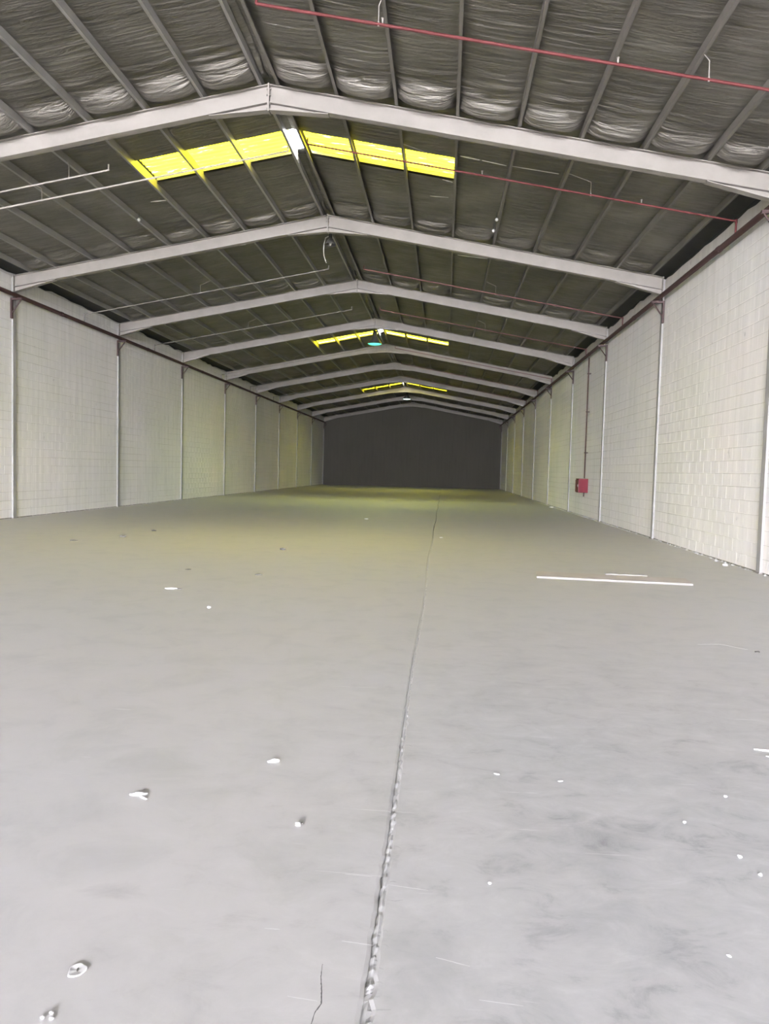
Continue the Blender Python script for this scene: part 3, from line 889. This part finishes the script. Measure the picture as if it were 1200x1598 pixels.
# crushed disc at bottom left
t = empty('crushed_lid', (-1.0, 2.02, 0))
v = []; f = []; n = 28; rr = random.Random(41)
prof = [(0, .004), (.25, .0035), (.55, .005), (.82, .0055), (.94, .0065), (1.0, .0055), (1.03, 0)]
for (q, z) in prof:
    for j in range(n):
        a = 2*math.pi*j/n; k = 1 + .07*math.sin(3*a+.5) + .05*math.sin(5*a)
        v.append((math.cos(a)*.024*q*k, math.sin(a)*.029*q*k, z*.55 + .0015*q*math.sin(2*a+1)**2))
for i in range(len(prof)-1):
    for j in range(n): f.append((i*n+j, i*n+(j+1) % n, (i+1)*n+(j+1) % n, (i+1)*n+j))
mesh_obj('disc', v, f, M_CHIP, t, True)
m2 = MB(); m2.tube([(.001, .007, .0036), (-.001, .002, .0036), (.001, -.004, .0036), (.004, -.007, .0036)], .0013, 5); m2.build('slot', M_DIRT, t)
tag(t, 'round pale crushed lid with dark slot, on the floor at bottom left', 'lid', 'litter on the concrete floor')
# two-lobed and torn scraps
flake('paper_scrap', -1.287, 3.166, .045, .014, .012, .15, M_WHITE, 'torn white scrap left of centre, above the dark smudge', 1)
flake('paper_scrap', -1.262, 3.14, .028, .008, .006, -.6, M_WHITE, 'small white sliver beside the torn scrap above the smudge', 2)
flake('paper_scrap', -.791, 3.623, .034, .016, .014, .4, M_WHITE, 'white oval scrap in the middle foreground, left of the floor joint', 3)
flake('paper_scrap', -3.118, 8.566, .09, .03, .02, .1, M_WHITE, 'white scrap on the floor at middle left distance', 4)
flake('dark_scrap', -3.04, 8.56, .05, .02, .012, .1, M_DIRT, 'dark crumb touching the white scrap at middle left', 5)
pebble('plaster_pebble', -.547, 2.974, .012, M_WHITE, 'white plaster pebble with dark side, left of the floor joint', 3)
pebble('plaster_pebble', -.532, 2.985, .007, M_DIRT, 'dark crumb behind the white pebble left of the joint', 9)
pebble('plaster_pebble', -2.338, 7.491, .02, M_WHITE, 'tiny white pebble in the middle distance, left of the joint', 4)
flake('paper_scrap', -2.226, 21.99, .07, .04, .02, 0, M_WHITE, 'far white scrap on the floor left of the joint', 6)
flake('paper_scrap', -.023, 16.6, .06, .04, .012, 0, M_WHITE, 'far white scrap on the floor just right of the joint', 7)
flake('dark_scrap', -6.231, 14.4, .08, .06, .04, 0, M_DIRT, 'dark lump on the far left floor, larger one', 8)
flake('dark_scrap', -6.2, 15.9, .07, .05, .03, 0, M_DIRT, 'small dark lump just beyond the larger dark lump at left', 9)
flake('dark_scrap', -6.727, 13.39, .09, .04, .02, .2, M_DIRT, 'flat dark scrap on the far left floor, leftmost one', 10)
flake('dark_scrap', -2.781, 13.1, .06, .05, .035, 0, M_DIRT, 'dark crumb on the floor in the middle distance', 11)
flake('dark_scrap', -2.431, 9.96, .06, .03, .015, .5, M_DIRT, 'small dark scrap on the floor below the middle crumb', 12)
flake('dark_scrap', -3.48, 10.2, .05, .02, .012, .3, M_DIRT, 'small dark scrap beyond the white scrap at middle left', 13)
flake('dark_scrap', 2.671, 6.535, .03, .02, .012, .3, M_DIRT, 'dark speck on the right floor at the end of a pale smear', 14)
flake('wood_sliver', 1.80, 4.14, .10, .012, .008, -.05, M_WHITE, 'white sliver at the right edge of the floor, farther of two', 15, 'sliver')
flake('wood_sliver', 1.80, 4.06, .10, .010, .008, .02, M_WHITE, 'white sliver at the right edge of the floor, nearer of two', 16, 'sliver')
flake('plaster_chip', .297, 3.619, .016, .008, .006, -.6, M_WHITE, 'white plaster chip right of the joint, left one of a pair', 17, 'chip')
flake('plaster_chip', .595, 3.577, .016, .006, .005, .1, M_WHITE, 'white plaster chip right of the joint, right one of a pair', 18, 'chip')
flake('plaster_chip', .908, 2.311, .010, .006, .005, -.9, M_WHITE, 'white plaster chip near the bottom right corner', 19, 'chip')
pebble('plaster_pebble', .205, 2.63, .0065, M_WHITE, 'round white pebble in the foreground right of the joint', 6)
for i, (x, y, s, lb) in enumerate(((1.324, 3.5, .008, 'tiny white crumb on the right foreground floor, farthest of four'), (1.176, 2.938, .009, 'tiny white crumb at right foreground, third from the back'),
                             (1.201, 2.812, .008, 'tiny white crumb at right foreground, nearest of four'), (1.053, 3.21, .007, 'tiny white crumb at right foreground, second from the back'))):
    pebble('plaster_crumb', x, y, s, M_WHITE, lb, 20 + i)
for i, (x, y) in enumerate(((-.985, 1.85), (-1.0, 1.83), (-.975, 1.83))):
    pebble('plaster_crumb', x, y, .006, M_CHIP, ['small pale crumb at the bottom left corner, rightmost front of three', 'small pale crumb at the bottom left corner, leftmost of three', 'small pale crumb at the bottom left corner, nearest of three'][i], 30 + i)
flake('paper_scrap', 4.70, 33.4, .12, .07, .06, 0, M_WHITE, 'white scrap lying at the foot of the right wall, far down', 21)
pebble('rubble_lump', 4.70, 12.95, .05, M_FILL, 'lump of mortar rubble at the foot of the nearest right column', 22)
pebble('rubble_lump', 4.78, 13.6, .035, M_FILL, 'small mortar lump at the right wall beyond the nearest column', 23)
pale = strip('plaster_smear', [(2.25, 6.75), (2.45, 6.8), (2.62, 6.62)], .012, M_CHIP, .001, seed=77)

# ------------------------------------------------------------------ outside the entrance
mesh_yard = mesh_obj('yard_ground', [(-60, -90, -.05), (60, -90, -.05), (60, FRONT, -.05), (-60, FRONT, -.05)], [(0, 1, 2, 3)], M_YARD)
struct(mesh_yard)
